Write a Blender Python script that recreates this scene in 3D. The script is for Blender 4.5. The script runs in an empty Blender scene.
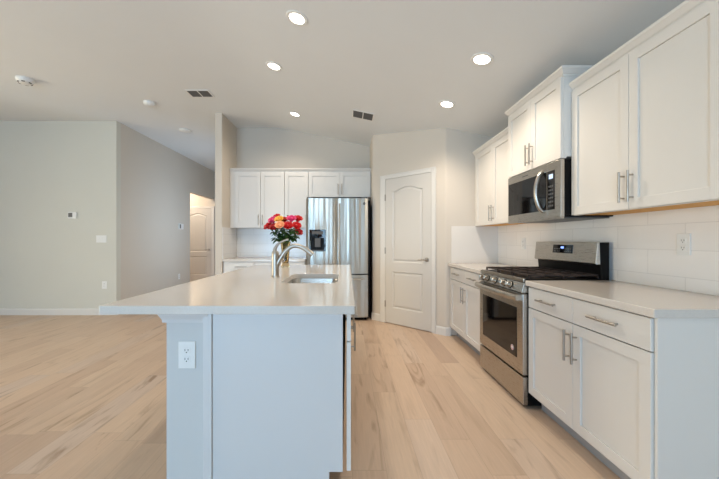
import bpy, bmesh, math, random
from mathutils import Vector, Matrix
random.seed(7)
R = math.radians
SC = bpy.context.scene
COL = SC.collection

# ------------------------------------------------------------------ camera
HC = 1.197                 # camera height
F = 326.0                  # focal length in pixels of a 719 px wide frame
cam_d = bpy.data.cameras.new('camera')
cam = bpy.data.objects.new('camera', cam_d)
COL.objects.link(cam)
cam.location = (0, 0, HC)
cam.rotation_euler = (R(90), 0, 0)
cam_d.sensor_fit = 'HORIZONTAL'
cam_d.sensor_width = 36.0
cam_d.lens = 36.0 * F / 719.0
cam_d.shift_x = (359.5 - 347.5) / 719.0
cam_d.shift_y = 1.0 / 719.0
cam_d.clip_start = 0.05
SC.camera = cam

# ------------------------------------------------------------------ view + world
SC.view_settings.view_transform = 'Standard'
SC.view_settings.look = 'None'
SC.view_settings.gamma = 1.0
SC.view_settings.use_curve_mapping = False
SC.view_settings.exposure = 0.03
world = bpy.data.worlds.new('world')
SC.world = world
world.use_nodes = True
wn = world.node_tree.nodes
wn['Background'].inputs[0].default_value = (1.0, 0.94, 0.82, 1)
wn['Background'].inputs[1].default_value = 2.1

# ------------------------------------------------------------------ daylight at the windows behind the camera
def area_light(name, loc, rot, sx, sy, power, color):
    d = bpy.data.lights.new(name, 'AREA')
    d.shape = 'RECTANGLE'; d.size = sx; d.size_y = sy
    d.energy = power; d.color = color
    o = bpy.data.objects.new(name, d); COL.objects.link(o)
    o.location = loc; o.rotation_euler = rot
    return o
REAR = -5.0
DAY = (0.36, 0.66, 1.0)
area_light('daylight_patio_door', (-2.6, REAR - 0.35, 1.15), (R(108), 0, 0), 3.4, 2.2, 320, DAY)
area_light('daylight_window', (0.9, REAR - 0.30, 1.4), (R(108), 0, 0), 1.5, 1.5, 40, DAY)
area_light('daylight_side_door', (-8.35, 1.2, 1.15), (R(108), 0, R(-90)), 3.2, 2.2, 238, (1.0, 0.85, 0.62))
area_light('daylight_hall_window', (-2.02, 6.7, 1.45), (R(90), 0, R(90)), 1.1, 1.2, 21, (0.62, 0.80, 1.0))
LAMP_W = 41.0
LAMP_C = (1.0, 0.86, 0.70)

# ------------------------------------------------------------------ materials
def new_mat(name):
    m = bpy.data.materials.new(name); m.use_nodes = True
    return m, m.node_tree.nodes, m.node_tree.links, m.node_tree.nodes['Principled BSDF']

def noise_rough(m, n, l, b, scale, lo, hi, vec=None):
    t = n.new('ShaderNodeTexNoise'); t.inputs['Scale'].default_value = scale
    r = n.new('ShaderNodeMapRange'); r.inputs[3].default_value = lo; r.inputs[4].default_value = hi
    tc = n.new('ShaderNodeTexCoord')
    l.new((vec or tc.outputs['Object']), t.inputs['Vector'])
    l.new(t.outputs['Fac'], r.inputs[0]); l.new(r.outputs[0], b.inputs['Roughness'])
    return t

def plain(name, col, rough=0.5, metal=0.0, spec=0.5, var=0.03, bump=0.0, bscale=60):
    m, n, l, b = new_mat(name)
    tc = n.new('ShaderNodeTexCoord')
    t = n.new('ShaderNodeTexNoise'); t.inputs['Scale'].default_value = 3.0; t.inputs['Detail'].default_value = 3
    l.new(tc.outputs['Object'], t.inputs['Vector'])
    mx = n.new('ShaderNodeMix'); mx.data_type = 'RGBA'
    mx.inputs[6].default_value = (*[max(0, c * (1 - var)) for c in col], 1)
    mx.inputs[7].default_value = (*[min(1, c * (1 + var)) for c in col], 1)
    l.new(t.outputs['Fac'], mx.inputs[0]); l.new(mx.outputs[2], b.inputs['Base Color'])
    b.inputs['Roughness'].default_value = rough; b.inputs['Metallic'].default_value = metal
    b.inputs['Specular IOR Level'].default_value = spec
    if bump:
        t2 = n.new('ShaderNodeTexNoise'); t2.inputs['Scale'].default_value = bscale; t2.inputs['Detail'].default_value = 4
        l.new(tc.outputs['Object'], t2.inputs['Vector'])
        bp = n.new('ShaderNodeBump'); bp.inputs['Strength'].default_value = bump; bp.inputs['Distance'].default_value = 0.002
        l.new(t2.outputs['Fac'], bp.inputs['Height']); l.new(bp.outputs['Normal'], b.inputs['Normal'])
    return m

def steel(name, col, rough, stretch=(1, 1, 120)):
    m, n, l, b = new_mat(name)
    tc = n.new('ShaderNodeTexCoord'); mp = n.new('ShaderNodeMapping')
    mp.inputs['Scale'].default_value = stretch
    l.new(tc.outputs['Object'], mp.inputs['Vector'])
    t = noise_rough(m, n, l, b, 4.0, rough * 0.8, rough * 1.25, mp.outputs['Vector'])
    t.inputs['Detail'].default_value = 3
    b.inputs['Base Color'].default_value = (*col, 1); b.inputs['Metallic'].default_value = 1.0
    return m

def fridge_steel():
    # brushed doors: reflections smear up and down, and the sheet has a slight side-to-side ripple
    m, n, l, b = new_mat('fridge_stainless_steel')
    b.inputs['Base Color'].default_value = (0.47, 0.46, 0.42, 1); b.inputs['Metallic'].default_value = 1.0
    b.inputs['Roughness'].default_value = 0.30; b.inputs['Anisotropic'].default_value = 0.85; b.inputs['Anisotropic Rotation'].default_value = 0.25
    tg = n.new('ShaderNodeTangent'); tg.direction_type = 'RADIAL'; tg.axis = 'Z'; l.new(tg.outputs[0], b.inputs['Tangent'])
    tc = n.new('ShaderNodeTexCoord'); mp = n.new('ShaderNodeMapping'); mp.inputs['Scale'].default_value = (13, 0.01, 0.35)
    l.new(tc.outputs['Object'], mp.inputs['Vector'])
    t = n.new('ShaderNodeTexNoise'); t.inputs['Scale'].default_value = 1.0; t.inputs['Detail'].default_value = 1.5; l.new(mp.outputs[0], t.inputs['Vector'])
    bp = n.new('ShaderNodeBump'); bp.inputs['Strength'].default_value = 1.0; bp.inputs['Distance'].default_value = 0.012
    l.new(t.outputs['Fac'], bp.inputs['Height']); l.new(bp.outputs['Normal'], b.inputs['Normal'])
    return m

def emit(name, col, s):
    m, n, l, b = new_mat(name)
    b.inputs['Base Color'].default_value = (*col, 1)
    b.inputs['Emission Color'].default_value = (*col, 1); b.inputs['Emission Strength'].default_value = s
    return m

def floor_mat():
    m, n, l, b = new_mat('oak_planks')
    def node(t, **k):
        x = n.new(t)
        for a, v in k.items(): setattr(x, a, v)
        return x
    def math_(op, a, bb=None):
        x = node('ShaderNodeMath', operation=op)
        for i, v in enumerate((a, bb)):
            if v is None: continue
            if isinstance(v, (int, float)): x.inputs[i].default_value = v
            else: l.new(v, x.inputs[i])
        return x.outputs[0]
    tc = node('ShaderNodeTexCoord'); sp = node('ShaderNodeSeparateXYZ')
    l.new(tc.outputs['Object'], sp.inputs[0])
    W, L = 0.178, 1.22
    ux = math_('DIVIDE', math_('ADD', sp.outputs[0], 20 * W - 0.025), W)
    row = math_('FLOOR', ux); fx = math_('FRACT', ux)
    wn1 = node('ShaderNodeTexWhiteNoise', noise_dimensions='1D'); l.new(row, wn1.inputs['W'])
    uy = math_('ADD', math_('DIVIDE', math_('ADD', sp.outputs[1], 30.0), L), math_('MULTIPLY', wn1.outputs['Value'], 7.3))
    idx = math_('FLOOR', uy); fy = math_('FRACT', uy)
    cmb = node('ShaderNodeCombineXYZ'); l.new(row, cmb.inputs[0]); l.new(idx, cmb.inputs[1])
    wn2 = node('ShaderNodeTexWhiteNoise', noise_dimensions='3D'); l.new(cmb.outputs[0], wn2.inputs['Vector'])
    # stretched grain, shifted plank by plank
    off = node('ShaderNodeVectorMath', operation='MULTIPLY_ADD')
    l.new(wn2.outputs['Color'], off.inputs[0]); off.inputs[1].default_value = (40, 40, 40); l.new(tc.outputs['Object'], off.inputs[2])
    mp = node('ShaderNodeMapping'); mp.inputs['Scale'].default_value = (5.5, 0.8, 1)
    l.new(off.outputs[0], mp.inputs['Vector'])
    g = node('ShaderNodeTexNoise'); g.inputs['Scale'].default_value = 2.0; g.inputs['Detail'].default_value = 7; g.inputs['Distortion'].default_value = 1.4
    l.new(mp.outputs[0], g.inputs['Vector'])
    mp2 = node('ShaderNodeMapping'); mp2.inputs['Scale'].default_value = (46, 2.2, 1); l.new(off.outputs[0], mp2.inputs['Vector'])
    g2 = node('ShaderNodeTexNoise'); g2.inputs['Scale'].default_value = 2.0; g2.inputs['Detail'].default_value = 4; l.new(mp2.outputs[0], g2.inputs['Vector'])
    base = node('ShaderNodeValToRGB'); cr = base.color_ramp
    cols = [(0.00, (0.540, 0.385, 0.285)), (0.10, (0.600, 0.438, 0.320)), (0.30, (0.635, 0.469, 0.345)), (0.55, (0.655, 0.486, 0.356)), (0.85, (0.670, 0.506, 0.374)), (1.00, (0.620, 0.486, 0.399))]
    cr.elements[0].position = 0; cr.elements[0].color = (*cols[0][1], 1)
    cr.elements[1].position = 1; cr.elements[1].color = (*cols[-1][1], 1)
    for p, c in cols[1:-1]:
        e = cr.elements.new(p); e.color = (*c, 1)
    l.new(wn2.outputs['Value'], base.inputs[0])
    sep = node('ShaderNodeSeparateXYZ'); l.new(wn2.outputs['Color'], sep.inputs[0])
    # dark heartwood streaks of the grain
    st = node('ShaderNodeMapRange'); st.inputs[1].default_value = 0.54; st.inputs[2].default_value = 0.70; l.new(g.outputs['Fac'], st.inputs[0])
    amt = math_('MULTIPLY', st.outputs[0], math_('ADD', 0.16, math_('MULTIPLY', math_('POWER', sep.outputs[1], 3.0), 0.78)))
    m1 = node('ShaderNodeMix', data_type='RGBA'); l.new(amt, m1.inputs[0]); l.new(base.outputs[0], m1.inputs[6]); m1.inputs[7].default_value = (0.30, 0.19, 0.115, 1)
    m2 = node('ShaderNodeMix', data_type='RGBA', blend_type='MULTIPLY'); m2.inputs[0].default_value = 1
    gr = node('ShaderNodeMapRange'); gr.inputs[3].default_value = 0.86; gr.inputs[4].default_value = 1.10; l.new(g2.outputs['Fac'], gr.inputs[0])
    l.new(m1.outputs[2], m2.inputs[6]); l.new(gr.outputs[0], m2.inputs[7])
    # seams
    ex = math_('MINIMUM', fx, math_('SUBTRACT', 1.0, fx)); ey = math_('MINIMUM', fy, math_('SUBTRACT', 1.0, fy))
    sx = math_('LESS_THAN', ex, 0.007); sy = math_('LESS_THAN', ey, 0.0014)
    seam = math_('MULTIPLY', math_('MAXIMUM', sx, sy), 0.26)
    m3 = node('ShaderNodeMix', data_type='RGBA'); l.new(seam, m3.inputs[0]); l.new(m2.outputs[2], m3.inputs[6]); m3.inputs[7].default_value = (0.16, 0.10, 0.06, 1)
    l.new(m3.outputs[2], b.inputs['Base Color'])
    rr = node('ShaderNodeMapRange'); rr.inputs[3].default_value = 0.34; rr.inputs[4].default_value = 0.5; l.new(g.outputs['Fac'], rr.inputs[0]); l.new(rr.outputs[0], b.inputs['Roughness'])
    bp = node('ShaderNodeBump'); bp.inputs['Strength'].default_value = 0.15; bp.inputs['Distance'].default_value = 0.002
    l.new(math_('SUBTRACT', g2.outputs['Fac'], math_('MULTIPLY', seam, 2.0)), bp.inputs['Height']); l.new(bp.outputs[0], b.inputs['Normal'])
    b.inputs['Specular IOR Level'].default_value = 0.4
    return m

def tile_mat(name, axis):
    # long white glazed tile in running bond with a fine pale grey joint
    m, n, l, b = new_mat(name)
    tc = n.new('ShaderNodeTexCoord'); sp = n.new('ShaderNodeSeparateXYZ'); cb = n.new('ShaderNodeCombineXYZ')
    l.new(tc.outputs['Object'], sp.inputs[0])
    l.new(sp.outputs[1 if axis == 'y' else 0], cb.inputs[0]); 
    ad = n.new('ShaderNodeMath'); ad.operation = 'ADD'; ad.inputs[1].default_value = -0.078
    l.new(sp.outputs[2], ad.inputs[0]); l.new(ad.outputs[0], cb.inputs[1])
    br = n.new('ShaderNodeTexBrick'); l.new(cb.outputs[0], br.inputs['Vector'])
    br.offset = 0.5
    br.inputs['Scale'].default_value = 1.0; br.inputs['Brick Width'].default_value = 0.456; br.inputs['Row Height'].default_value = 0.152
    br.inputs['Mortar Size'].default_value = 0.0022; br.inputs['Mortar Smooth'].default_value = 0.2
    br.inputs['Color1'].default_value = (0.86, 0.835, 0.805, 1); br.inputs['Color2'].default_value = (0.84, 0.815, 0.785, 1)
    br.inputs['Mortar'].default_value = (0.73, 0.71, 0.685, 1)
    l.new(br.outputs['Color'], b.inputs['Base Color']); b.inputs['Roughness'].default_value = 0.16
    bp = n.new('ShaderNodeBump'); bp.invert = True; bp.inputs['Strength'].default_value = 0.35; bp.inputs['Distance'].default_value = 0.002
    l.new(br.outputs['Fac'], bp.inputs['Height']); l.new(bp.outputs[0], b.inputs['Normal'])
    return m

def quartz_mat():
    m, n, l, b = new_mat('pale_quartz')
    tc = n.new('ShaderNodeTexCoord')
    t = n.new('ShaderNodeTexNoise'); t.inputs['Scale'].default_value = 140; t.inputs['Detail'].default_value = 3; l.new(tc.outputs['Object'], t.inputs['Vector'])
    r = n.new('ShaderNodeValToRGB'); r.color_ramp.elements[0].position = 0.35; r.color_ramp.elements[0].color = (0.645, 0.60, 0.55, 1)
    r.color_ramp.elements[1].position = 0.62; r.color_ramp.elements[1].color = (0.67, 0.625, 0.575, 1)
    l.new(t.outputs['Fac'], r.inputs[0]); l.new(r.outputs[0], b.inputs['Base Color'])
    b.inputs['Roughness'].default_value = 0.13
    return m

def glass_mat(name, col, rough=0.02, ior=1.45):
    m, n, l, b = new_mat(name)
    b.inputs['Base Color'].default_value = (*col, 1); b.inputs['Roughness'].default_value = rough
    b.inputs['Transmission Weight'].default_value = 1.0; b.inputs['IOR'].default_value = ior
    return m

def pane_mat():
    m = bpy.data.materials.new('window_glass'); m.use_nodes = True
    n, l = m.node_tree.nodes, m.node_tree.links; n.clear()
    o = n.new('ShaderNodeOutputMaterial'); mx = n.new('ShaderNodeMixShader'); t = n.new('ShaderNodeBsdfTransparent'); g = n.new('ShaderNodeBsdfGlossy')
    t.inputs[0].default_value = (0.96, 0.98, 0.98, 1); g.inputs['Roughness'].default_value = 0.02
    f = n.new('ShaderNodeFresnel'); f.inputs[0].default_value = 1.4
    l.new(f.outputs[0], mx.inputs[0]); l.new(t.outputs[0], mx.inputs[1]); l.new(g.outputs[0], mx.inputs[2]); l.new(mx.outputs[0], o.inputs[0])
    return m

M = dict(
    floor=floor_mat(),
    wall=plain('greige_wall_paint', (0.645, 0.585, 0.51), 0.8, spec=0.25, var=0.015, bump=0.12, bscale=160),
    wall_left=plain('mixed_light_wall_paint', (0.65, 0.635, 0.565), 0.8, spec=0.25, var=0.015, bump=0.12, bscale=160),  # greige paint; the greenish grey of the mixed light is put into the colour
    ceil=plain('ceiling_paint', (0.77, 0.79, 0.80), 0.9, spec=0.15, var=0.015, bump=0.25, bscale=90),
    trim=plain('white_trim_paint', (0.70, 0.68, 0.65), 0.4, var=0.01),
    door=plain('white_door_paint', (0.61, 0.585, 0.55), 0.42, var=0.01),
    cab=plain('white_cabinet_paint', (0.75, 0.72, 0.675), 0.35, var=0.01),
    panel=plain('white_panel_paint', (0.66, 0.66, 0.66), 0.35, var=0.01),
    toe=plain('grey_toe_kick', (0.42, 0.41, 0.40), 0.5),
    woodraw=plain('unfinished_plywood', (0.72, 0.36, 0.065), 0.6, var=0.12),
    splash=plain('white_splash_glaze', (0.76, 0.72, 0.67), 0.3, var=0.0),
    halfwall=plain('daylit_wall_paint', (0.60, 0.61, 0.605), 0.7, spec=0.25, var=0.01, bump=0.1, bscale=160),  # same wall paint, with the cool daylight tint put into its colour
    quartz=quartz_mat(),
    tile_r=tile_mat('white_wall_tile', 'y'), tile_b=tile_mat('white_splash_tile', 'x'),
    nickel=steel('satin_nickel', (0.43, 0.40, 0.365), 0.34, (30, 30, 30)),
    faucet=steel('brushed_faucet_nickel', (0.44, 0.40, 0.35), 0.38, (30, 30, 30)),
    steel=steel('brushed_stainless_steel', (0.47, 0.435, 0.39), 0.28, (3, 3, 140)),
    fsteel=fridge_steel(),
    sinksteel=steel('sink_stainless_steel', (0.62, 0.60, 0.57), 0.22, (6, 60, 6)),
    black=plain('black_enamel', (0.006, 0.0055, 0.0055), 0.35, spec=0.10, var=0.1),
    blackglass=plain('black_glass', (0.006, 0.005, 0.005), 0.05, spec=0.40, var=0.0),
    iron=plain('black_cast_iron', (0.035, 0.022, 0.018), 0.55, var=0.2, bump=0.3),
    grey=plain('dark_grey_plastic', (0.10, 0.10, 0.10), 0.4),
    key=plain('grey_key_print', (0.11, 0.11, 0.11), 0.4),
    plastic=plain('white_plastic', (0.80, 0.80, 0.78), 0.35, var=0.0),
    slot=plain('dark_slot', (0.05, 0.05, 0.05), 0.5),
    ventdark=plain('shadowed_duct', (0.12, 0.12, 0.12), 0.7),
    lens=emit('lamp_lens', (1.0, 0.93, 0.82), 9.0),
    display=emit('blue_display', (0.25, 0.40, 1.0), 1.6),
    display2=emit('pale_display', (0.55, 0.70, 0.95), 0.45),
    red_print=plain('red_print', (0.60, 0.05, 0.04), 0.5),
    vase=glass_mat('amber_glass', (0.80, 0.66, 0.42)),
    stem=plain('stem_green', (0.045, 0.075, 0.022), 0.5, var=0.3),
    leaf=plain('leaf_green', (0.035, 0.10, 0.022), 0.45, var=0.35),
    leaf2=plain('young_leaf_green', (0.16, 0.26, 0.05), 0.45, var=0.3),
    red=plain('red_petal', (0.56, 0.006, 0.008), 0.5, var=0.2),
    darkred=plain('dark_red_petal', (0.38, 0.004, 0.008), 0.5, var=0.2),
    pink=plain('pink_petal', (0.72, 0.06, 0.20), 0.5, var=0.2),
    yellow=plain('yellow_petal', (0.88, 0.50, 0.08), 0.5, var=0.15),
    peach=plain('peach_petal', (0.88, 0.40, 0.20), 0.5, var=0.15),
    pane=pane_mat(),
)

# ------------------------------------------------------------------ mesh helpers
class MB:
    def __init__(s): s.bm = bmesh.new()
    def box(s, x0, x1, y0, y1, z0, z1):
        v = [s.bm.verts.new((x, y, z)) for x in (x0, x1) for y in (y0, y1) for z in (z0, z1)]
        for f in ((0, 1, 3, 2), (4, 6, 7, 5), (0, 4, 5, 1), (2, 3, 7, 6), (0, 2, 6, 4), (1, 5, 7, 3)):
            s.bm.faces.new([v[i] for i in f])
        return s
    def tube(s, pts, rad, seg=12, caps=True, flat=1.0):
        pts = [Vector(p) for p in pts]
        if not hasattr(rad, '__len__'): rad = [rad] * len(pts)
        rings = []; up = None
        for i, p in enumerate(pts):
            t = (pts[min(i + 1, len(pts) - 1)] - pts[max(i - 1, 0)]).normalized()
            if up is None:
                up = Vector((0, 0, 1)) if abs(t.z) < 0.9 else Vector((0, 1, 0))
            a = t.cross(up).normalized(); bb = a.cross(t).normalized(); up = bb
            rings.append([s.bm.verts.new(p + (a * math.cos(2 * math.pi * k / seg) + bb * flat * math.sin(2 * math.pi * k / seg)) * rad[i]) for k in range(seg)])
        for q, w in zip(rings, rings[1:]):
            for k in range(seg):
                s.bm.faces.new((q[k], q[(k + 1) % seg], w[(k + 1) % seg], w[k]))
        if caps:
            s.bm.faces.new(list(reversed(rings[0]))); s.bm.faces.new(rings[-1])
        return s
    def cyl(s, p0, p1, r, seg=20): return s.tube([p0, p1], r, seg)
    def lathe(s, prof, c=(0, 0, 0), seg=28, axis='z', close=False):
        c = Vector(c); rings = []
        for r, h in prof:
            ring = []
            for k in range(seg):
                a = 2 * math.pi * k / seg
                q = (r * math.cos(a), r * math.sin(a), h)
                if axis == 'y': q = (q[0], q[2], q[1])
                if axis == 'x': q = (q[2], q[0], q[1])
                ring.append(s.bm.verts.new(c + Vector(q)))
            rings.append(ring)
        for q, w in zip(rings, rings[1:]):
            for k in range(seg):
                s.bm.faces.new((q[k], q[(k + 1) % seg], w[(k + 1) % seg], w[k]))
        if not close:
            s.bm.faces.new(rings[0]); s.bm.faces.new(rings[-1])
        else:
            for k in range(seg):
                s.bm.faces.new((rings[-1][k], rings[-1][(k + 1) % seg], rings[0][(k + 1) % seg], rings[0][k]))
        return s
    def prism(s, poly, a0, a1, axis):
        # poly: 2-D points in the plane normal to axis, in the order of the two remaining axes
        def P(u, v, a):
            return {'x': (a, u, v), 'y': (u, a, v), 'z': (u, v, a)}[axis]
        q = [s.bm.verts.new(P(u, v, a0)) for u, v in poly]; w = [s.bm.verts.new(P(u, v, a1)) for u, v in poly]
        n = len(poly)
        for k in range(n): s.bm.faces.new((q[k], q[(k + 1) % n], w[(k + 1) % n], w[k]))
        s.bm.faces.new(q); s.bm.faces.new(w)
        return s
    def sweep(s, prof, path):
        # prof: (out, z) outline; path: list of (x, y, ox, oy) corner points with the outward mitre
        rings = [[s.bm.verts.new((x + o * ox, y + o * oy, z)) for o, z in prof] for x, y, ox, oy in path]
        n = len(prof)
        for q, w in zip(rings, rings[1:]):
            for k in range(n): s.bm.faces.new((q[k], q[(k + 1) % n], w[(k + 1) % n], w[k]))
        s.bm.faces.new(rings[0]); s.bm.faces.new(rings[-1])
        return s
    def shaker(s, x0, x1, z0, z1, yf=-0.02, yb=0.0, rail=0.057, deep=0.010):
        s.box(x0, x0 + rail, yf, yb, z0, z1).box(x1 - rail, x1, yf, yb, z0, z1)
        s.box(x0 + rail, x1 - rail, yf, yb, z0, z0 + rail).box(x0 + rail, x1 - rail, yf, yb, z1 - rail, z1)
        s.box(x0 + rail, x1 - rail, yf + deep, yb, z0 + rail, z1 - rail)
        bmesh.ops.remove_doubles(s.bm, verts=s.bm.verts, dist=1e-5)
        return s
    def build(s, name, mat, parent=None, bevel=0.0, smooth=False, seg=2):
        bmesh.ops.recalc_face_normals(s.bm, faces=s.bm.faces)
        me = bpy.data.meshes.new(name); s.bm.to_mesh(me); s.bm.free()
        me.materials.append(M[mat] if isinstance(mat, str) else mat)
        o = bpy.data.objects.new(name, me); COL.objects.link(o)
        if parent: o.parent = parent
        if smooth:
            for p in me.polygons: p.use_smooth = True
            try: me.set_sharp_from_angle(angle=R(40))
            except Exception: pass
        if bevel:
            md = o.modifiers.new('bevel', 'BEVEL'); md.width = bevel; md.segments = seg; md.limit_method = 'ANGLE'; md.angle_limit = R(40)
        return o

def curve_pts(pts, n=6):
    pts = [Vector(p) for p in pts]; out = []
    for i in range(len(pts) - 1):
        p0 = pts[max(i - 1, 0)]; p1 = pts[i]; p2 = pts[i + 1]; p3 = pts[min(i + 2, len(pts) - 1)]
        for k in range(n):
            t = k / n
            out.append(0.5 * ((2 * p1) + (-p0 + p2) * t + (2 * p0 - 5 * p1 + 4 * p2 - p3) * t * t + (-p0 + 3 * p1 - 3 * p2 + p3) * t ** 3))
    out.append(pts[-1]); return out

def lerp_list(vals, n=6):
    out = []
    for a, b in zip(vals, vals[1:]): out += [a + (b - a) * k / n for k in range(n)]
    return out + [vals[-1]]

def tag(o, label, cat, group=None):
    o['label'] = label; o['category'] = cat
    if group: o['group'] = group
    return o
def thing(name, label, cat, loc=(0, 0, 0), rz=0.0, group=None, rot=None):
    o = bpy.data.objects.new(name, None); COL.objects.link(o); o.empty_display_size = 0.1
    o.location = loc; o.rotation_euler = rot or (0, 0, rz)
    return tag(o, label, cat, group)
def struct(o, label=None, cat=None):
    o['kind'] = 'structure'
    if label: o['label'] = label
    if cat: o['category'] = cat
    return o
def part_label(o, t): o['label'] = t; return o

# ------------------------------------------------------------------ layout numbers
XL_HALL, Y_LEFT = -3.714, 5.24
Y_BACK, Y_HALLEND = 5.56, 9.10
PIER0, PIER1, Y_PIER = -2.0, -1.893, 4.92
XR = 1.90
PA, PB = Vector((0.379, 4.94)), Vector((1.236, 4.10))
CREASE, ZC, SL = -1.16, 3.12, 0.211
XFAR = -8.0
def ceil_z(x): return ZC if x < CREASE else ZC - SL * (x - CREASE)

# ------------------------------------------------------------------ the shell
struct(MB().box(XFAR - 0.1, XR + 0.1, REAR - 0.1, Y_HALLEND + 0.1, -0.1, 0).build('floor', 'floor'), 'light oak plank floor running through the kitchen and living area', 'floor')
XE = XR + 0.1
EASE = [(CREASE - 0.3 + 0.6 * k / 8, ZC - SL * (0.6 * k / 8) ** 2 / 1.2) for k in range(9)]      # drywall bend eased over 60 cm
struct(MB().prism([(XFAR - 0.1, ZC)] + EASE + [(XE, ceil_z(XE)), (XE, ZC + 0.2), (XFAR - 0.1, ZC + 0.2)], REAR - 0.1, Y_HALLEND + 0.1, 'y').build('ceiling', 'ceil', smooth=True), 'pale ceiling, flat on the left and sloping down to the right', 'ceiling')

def wall(name, label, mb, mat='wall', bevel=0.0):
    return struct(mb.build(name, mat, None, bevel), label, 'wall')
ZT = ZC + 0.05
wall('wall_left', 'sage-tinted greige wall with thermostat on the left of the room', MB().box(XFAR, XL_HALL, Y_LEFT, Y_LEFT + 0.1, 0, ZT), 'wall_left')
wall('wall_hall', 'hallway wall with open doorway near its far end',
     MB().box(XL_HALL - 0.1, XL_HALL, Y_LEFT + 0.1, 7.69, 0, ZT).box(XL_HALL - 0.1, XL_HALL, 7.69, Y_HALLEND, 2.345, ZT))
wall('wall_hall_end', 'wall at the far end of the hallway', MB().box(-5.6, PIER0, Y_HALLEND, Y_HALLEND + 0.1, 0, ZT))
wall('wall_alcove', 'side wall of the far hallway nook', MB().box(-5.6, XL_HALL - 0.1, 7.60, 7.69, 0, ZT).box(-5.7, -5.6, 7.6, Y_HALLEND, 0, ZT))
wall('wall_pier', 'thin partition wall ending at the kitchen corner', MB().box(PIER0, PIER1, Y_PIER, Y_HALLEND, 0, ZT), bevel=0.008)
wall('wall_back', 'back kitchen wall above the white cabinets', MB().box(PIER1, XR + 0.1, Y_BACK, Y_BACK + 0.1, 0, ZT))
# angled pantry wall with its two returns, one continuous drywall box
wall('wall_pantry', 'angled pantry wall around the white door', MB().prism([(PA.x, PA.y), (PB.x, PB.y), (XR, PB.y), (XR, PB.y + 0.1), (PB.x + 0.04, PB.y + 0.1), (PA.x + 0.1, PA.y + 0.04), (PA.x + 0.1, Y_BACK), (PA.x, Y_BACK)], 0, ZT, 'z'), bevel=0.015)
wall('wall_right', 'right kitchen wall behind the range', MB().box(XR, XR + 0.1, REAR, Y_BACK, 0, ZT))
wall('wall_far_left', 'outer wall on the far left beyond the picture', MB().box(XFAR - 0.1, XFAR, REAR, -0.4, 0, ZT).box(XFAR - 0.1, XFAR, 2.8, Y_LEFT + 0.1, 0, ZT).box(XFAR - 0.1, XFAR, -0.4, 2.8, 2.4, ZT))
wall('wall_rear', 'outer wall behind the camera', MB().box(XFAR - 0.1, -4.3, REAR - 0.1, REAR, 0, ZT).box(-4.3, -0.9, REAR - 0.1, REAR, 2.4, ZT).box(-0.9, 0.15, REAR - 0.1, REAR, 0, ZT)
     .box(0.15, 1.65, REAR - 0.1, REAR, 0, 0.75).box(0.15, 1.65, REAR - 0.1, REAR, 2.25, ZT).box(1.65, XR + 0.1, REAR - 0.1, REAR, 0, ZT))

def glazing(name, rz, loc, w, z0, z1, n):
    e = bpy.data.objects.new(name, None); COL.objects.link(e); e.location = loc; e.rotation_euler = (0, 0, rz)
    struct(e)
    f = MB(); t = 0.06
    f.box(0, w, -0.04, 0.04, z0, z0 + t).box(0, w, -0.04, 0.04, z1 - t, z1)
    for k in range(n + 1):
        x = min(max(k * w / n - t / 2, 0), w - t); f.box(x, x + t, -0.038, 0.038, z0 + t, z1 - t)
    f.build('window_frame', 'trim', e)
    for k in range(n):
        MB().box(k * w / n + t, (k + 1) * w / n - t, -0.004, 0.004, z0 + t, z1 - t).build('pane', 'pane', e)
glazing('window_1', 0, (-4.3, REAR - 0.05, 0), 3.4, 0, 2.4, 2)
glazing('window_2', 0, (0.15, REAR - 0.05, 0), 1.5, 0.75, 2.25, 2)
glazing('window_4', R(90), (PIER0 - 0.012, 6.1, 0), 1.2, 0.8, 2.1, 2)
glazing('window_3', R(90), (XFAR - 0.05, -0.4, 0), 3.2, 0, 2.4, 2)

BB = [(0, 0), (0.014, 0), (0.014, 0.085), (0.008, 0.10), (0, 0.105)]
def base(name, path):
    struct(MB().sweep(BB, path).build(name, 'trim'))
base('baseboard_left', [(XFAR, Y_LEFT, 0, -1), (XL_HALL, Y_LEFT, 1, -1), (XL_HALL, 7.69, 1, 0)])
base('baseboard_pier', [(PIER0, 9.1, -1, 0), (PIER0, Y_PIER, -1, -1), (PIER1, Y_PIER, 1, -1), (PIER1, Y_PIER + 0.008, 1, 0)])
d = (PB - PA).normalized(); nrm = Vector((d.y, -d.x)); nrm = -nrm if nrm.y > 0 else nrm
PANG = math.atan2(d.y, d.x)
def t_of(px):
    k = (px - 347.5) / F
    return (k * PA.y - PA.x) / (d.x - k * d.y)
def on_wall(t): return PA + d * t
T0, T1 = t_of(386.0), t_of(432.0)            # door slab
TC0, TC1 = t_of(381.0), t_of(436.3)          # casing
a = on_wall(TC0)
base('baseboard_pantry_left', [(PA.x, PA.y + 0.1, -1, 0), (PA.x, PA.y, -1, -0.42), (a.x, a.y, nrm.x, nrm.y)])
a = on_wall(TC1)
# mitre where the angled wall meets the frontal return
mit = (nrm + Vector((0, -1))); mit = mit / (mit.dot(nrm))
base('baseboard_pantry_right', [(a.x, a.y, nrm.x, nrm.y), (PB.x, PB.y, mit.x, mit.y), (PB.x + 0.065, PB.y, 0, -1)])

# ------------------------------------------------------------------ moulded doors
def offset_loop(pts, o):
    n = len(pts); out = []
    for i in range(n):
        p0, p1, p2 = Vector(pts[i - 1]), Vector(pts[i]), Vector(pts[(i + 1) % n])
        e0 = (p1 - p0).normalized(); e1 = (p2 - p1).normalized()
        n0 = Vector((-e0.y, e0.x)); n1 = Vector((-e1.y, e1.x))
        b_ = n0 + n1; b_ = b_ / max(b_.dot(n0), 0.3)
        out.append(tuple(p1 + b_ * o))
    return out

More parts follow.
